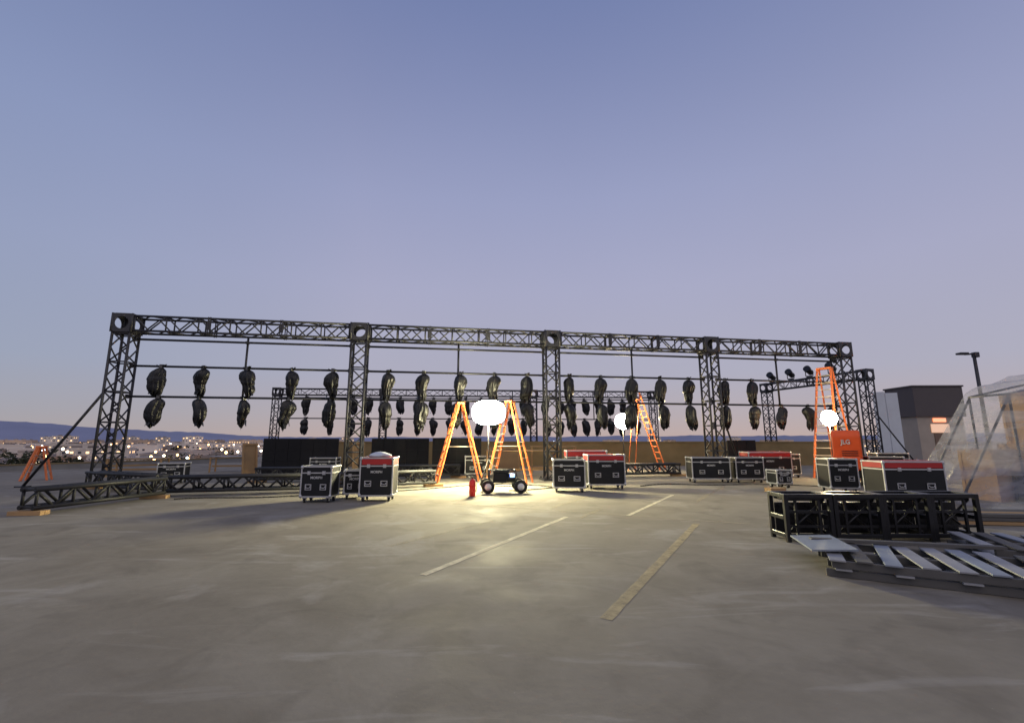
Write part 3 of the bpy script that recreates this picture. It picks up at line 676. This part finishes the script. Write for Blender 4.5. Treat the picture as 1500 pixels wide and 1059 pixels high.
# ------------------------------------------------------------------ sheeted pile
def crate(x,y,z,w,d,h,rz,m,lab):
    t=thing('wooden_crate',lab,'crate',(x,y,z),rz,'crates under the plastic sheet')
    g=MB(); g.box((0,0,h/2),(w-.04,d-.04,h-.02)); part(g,'crate_side_panels',m,t)
    g=MB()
    for sx in (-1,1):
        for sy in (-1,1): g.box((sx*(w/2-.04),sy*(d/2-.04),h/2),(.08,.08,h))
    for zz in (.05,h-.05):
        for sy in (-1,1): g.box((0,sy*(d/2-.03),zz),(w-.16,.06,.1))
        for sx in (-1,1): g.box((sx*(w/2-.03),0,zz),(.06,d-.16,.1))
    part(g,'crate_battens',m,t)
crate(15.1,13.0,0,2.0,1.1,1.5,.05,M_CARD,'large brown crate beneath clear plastic'); crate(15.3,13.0,1.5,1.8,1.0,1.45,-.05,M_CARD,'brown crate stacked on another beneath plastic')
crate(13.2,12.9,0,.9,.9,1.35,.1,M_CARD,'brown crate beneath clear plastic'); crate(13.7,12.0,0,1.2,.6,.8,-.1,M_PANEL,'low dark crate beneath clear plastic'); crate(17.4,13.0,0,2,1.1,2.3,0,M_CARD,'brown crate beneath clear plastic')
t=thing('pipe_frame','pipe frame holding up the clear plastic sheet','pipe frame',(13.6,12.5,0))
g=MB(); Z=2.85
for y in (0,1.1):
    g.tube((0,y,0),(0,y,Z),.03,8); g.tube((0,y,Z),(3.2,y,Z+.7),.03,8); g.tube((3.2,y,0),(3.2,y,Z+.7),.03,8); g.tube((0,y,Z-.05),(-1.7,y,.1),.03,8)
g.tube((0,0,Z),(0,1.1,Z),.03,8); g.tube((3.2,0,Z+.7),(3.2,1.1,Z+.7),.03,8); part(g,'pipes',M_PIPE,t)
PX=[(11.2,0),(11.55,.40),(13.5,3.0),(14.4,3.3),(16.2,3.8),(19.5,4.3)]
def ph(x):
    for (a,p),(b,q) in zip(PX[:-1],PX[1:]):
        if x<=b: return p+(q-p)*max(0,(x-a)/(b-a))
    return PX[-1][1]
def tri(v): v=v%1.0; return 1-abs(2*v-1)
g=MB(); nx,ny=170,150; vs=[]
for j in range(ny+1):
    for i in range(nx+1):
        x=11.2+7.2*i/nx; y=9.7+4.2*j/ny
        ew=.25*noise.noise(Vector((x*.8,3,0)))
        edge=max(0,min(1,(y-9.9-ew)/2.5)); edge=edge**.95
        back=max(0,min(1,(13.85-y)/.25))
        left=ph(x); hb=left*edge*back; k=min(1,hb/.8)
        # straight radiating folds: on the left slope they run down in x, on the front slope down in y
        wl=max(0,min(1,(13.6-x)/1.2)); wf=(1-wl)
        fl=tri(y*1.15+.10*x+.12*noise.noise(Vector((x*.5,y*.7,2))))**1.4
        fl2=tri(y*3.1-.2*x+.2*noise.noise(Vector((x*.6,y,6))))
        ff=tri(x*.95+.22*(y-12)+.15*noise.noise(Vector((x*.6,y*.5,9))))**1.4
        ff2=tri(x*2.7-.3*(y-12)+.25*noise.noise(Vector((x,y*.6,12))))
        f=wl*(.16*fl+.05*fl2)+wf*(1-edge*.6)*(.20*ff+.06*ff2)
        sag=-.16*math.sin(math.pi*edge)*edge-.12*math.sin(math.pi*max(0,min(1,(x-11.3)/2.2)))
        vs.append((x-.04*k*f,y-.35*f*k*wf,max(.012,hb+k*(f+sag*.8-.04)+.008*noise.noise(Vector((x*6,y*6,0))))))
g.add(vs,[(j*(nx+1)+i,j*(nx+1)+i+1,(j+1)*(nx+1)+i+1,(j+1)*(nx+1)+i) for j in range(ny) for i in range(nx)],0,True)
thing('plastic_sheet','milky translucent plastic sheet draped in long folds over crates','plastic sheet',(0,0,0),0,None,g.mesh('plastic_sheet',M_PLAS))
t=thing('timber_stack','stack of brown timber boards beside the steel frames','timber stack',(9.7,9.4,0),R(-8))
for i in range(3):
    for j in range(4): g=MB(); g.box((random.uniform(-.1,.1),(j-1.5)*.2,.04+.07*i),(2.6,.17,.06)); part(g,'board',M_DKW if (i+j)%3 else M_PLY,t,bev=.004)
# ------------------------------------------------------------------ penthouse building
t=thing('stair_building','cream rooftop stair building with dark flat top','building',(31.65,35.2,0),R(-2))
g=MB(); g.box((0,0,1.65),(3.3,2.4,3.3)); part(g,'wall',M_CREAM,t)
g=MB(); g.box((0,0,4.4),(3.6,2.7,2.2)); g.box((0,0,5.56),(3.75,2.85,.12)); part(g,'upper_cladding',M_BROWNM,t,bev=.03)
g=MB(); g.box((-.1,-1.22,1.05),(1.0,.06,2.1)); d=part(g,'door',M_DOOR,t); g=MB(); g.tube((.25,-1.3,1.0),(.25,-1.3,1.15),.03); part(g,'handle',M_ALU,d)
g=MB(); g.box((-.1,-1.24,3.05),(.9,.06,.28)); part(g,'lit_sign',M_EXIT,t,'small warm red glowing sign over the door')
g=MB(); g.box((-.1,-1.22,2.45),(1.3,.05,.62)); part(g,'lit_opening',M_WARM,t,'warm lit opening above the door')
t=thing('white_panel_wall','pale white upright panel screen beside the stair building','panel',(26.6,32.6,0),R(-25)); 
for i in range(2): g=MB(); g.box((-.35+.72*i,0,2.5-.05*i),(.70,.12,5.0-.1*i)); part(g,'panel',M_PALE,t,bev=.02)
g=MB()
for s in (-.5,.5): g.path([(s,.1,4.4),(s,1.4,.03)],.03)
part(g,'support_legs',M_ALU,t)
t=thing('street_light','tall dark parking lamp post with head pointing sideways','street light',(30.4,29.6,0))
g=MB(); g.lathe([(.3,0),(.3,.7),(.12,.72)],12); part(g,'base',M_CONC,t); g=MB(); g.tube((0,0,.6),(0,0,7.15),.12,10,0,.09); g.tube((-.6,0,7.15),(.22,0,7.2),.06); part(g,'pole',M_TR,t)
g=MB(); g.box((-.75,0,7.2),(.55,.4,.13)); part(g,'lamp_head',M_TR,t,bev=.03)
g=MB(); g.box((.1,0,7.12),(.3,.3,.34)); part(g,'mounting_box',M_TR,t,bev=.03)
def cable(pts,lab):
    cu=[Vector((x,y,.02)) for x,y in pts]; out=[]
    for i in range(len(cu)-1):
        p0=cu[max(0,i-1)];p1=cu[i];p2=cu[i+1];p3=cu[min(len(cu)-1,i+2)]
        for k in range(8):
            t=k/8; out.append(.5*((2*p1)+(-p0+p2)*t+(2*p0-5*p1+4*p2-p3)*t*t+(-p0+3*p1-3*p2+p3)*t*t*t))
    out.append(cu[-1]); g=MB(); g.path(out,.016,6); thing('power_cable',lab,'cable',(0,0,0),0,'cables lying on the deck',g.mesh('power_cable',M_RUB))
cable([(-.9,17),(-.2,16.4),(.6,16.9),(1.4,16.1),(.7,15.4),(-.1,15.0)],'black power cable curling from cart to light')
cable([(-9.2,12.9),(-8.6,13.2),(-7,13.3),(-5.8,13.9),(-4.6,14.3),(-3,15.4),(-1.5,16.8)],'black power cable along the floor truss')
cable([(4.5,16.5),(5.6,17.3),(7,16.9),(9,17.1),(11,16.4)],'black power cable in front of road cases')
# ------------------------------------------------------------------ world / light / camera
w=bpy.data.worlds.new('World'); S.world=w; w.use_nodes=True; N=w.node_tree.nodes; L=w.node_tree.links
bg=N['Background']; tc=N.new('ShaderNodeTexCoord'); sp=N.new('ShaderNodeSeparateXYZ'); L.new(tc.outputs['Generated'],sp.inputs[0])
cr=N.new('ShaderNodeValToRGB'); L.new(sp.outputs['Z'],cr.inputs[0]); e=cr.color_ramp.elements
stops=[(0,(.52,.40,.37)),(.05,(.47,.41,.435)),(.13,(.42,.415,.51)),(.31,(.385,.395,.55)),(.48,(.315,.345,.53)),(.74,(.18,.225,.42)),(1,(.11,.15,.31))]
e[0].position=0;e[0].color=(*stops[0][1],1);e[1].position=1;e[1].color=(*stops[-1][1],1)
for p,c in stops[1:-1]: q=e.new(p); q.color=(*c,1)
n=N.new('ShaderNodeTexNoise'); n.inputs['Scale'].default_value=1.3; n.inputs['Detail'].default_value=3; L.new(tc.outputs['Generated'],n.inputs['Vector'])
mr=N.new('ShaderNodeMapRange'); mr.inputs[3].default_value=.93; mr.inputs[4].default_value=1.07; L.new(n.outputs['Fac'],mr.inputs[0])
mx=N.new('ShaderNodeMix'); mx.data_type='RGBA'; mx.blend_type='MULTIPLY'; mx.inputs[0].default_value=1; L.new(cr.outputs[0],mx.inputs[6]); L.new(mr.outputs[0],mx.inputs[7])
m2=N.new('ShaderNodeMapRange'); m2.inputs[1].default_value=-.85; m2.inputs[2].default_value=-.3; m2.inputs[3].default_value=.7; m2.inputs[4].default_value=0; L.new(sp.outputs['X'],m2.inputs[0])
m3=N.new('ShaderNodeMix'); m3.data_type='RGBA'; m3.blend_type='MULTIPLY'; L.new(m2.outputs[0],m3.inputs[0]); L.new(mx.outputs[2],m3.inputs[6]); m3.inputs[7].default_value=(.62,.80,.90,1)
L.new(m3.outputs[2],bg.inputs[0]); bg.inputs[1].default_value=1.0
sl=bpy.data.lights.new('dusk_glow','SUN'); sl.energy=.55; sl.angle=R(60); sl.color=(1,.80,.54); so=link(bpy.data.objects.new('dusk_glow',sl)); so.rotation_euler=(R(40),0,R(-15))
cam=bpy.data.cameras.new('camera'); cam.sensor_width=36; cam.lens=16.08; cam.clip_end=60000; cam.clip_start=.05
co=link(bpy.data.objects.new('camera',cam)); co.location=(0,0,1.6); co.rotation_euler=(R(99.74),0,0); S.camera=co
S.view_settings.view_transform='Standard'; S.view_settings.look='None'; S.view_settings.exposure=0
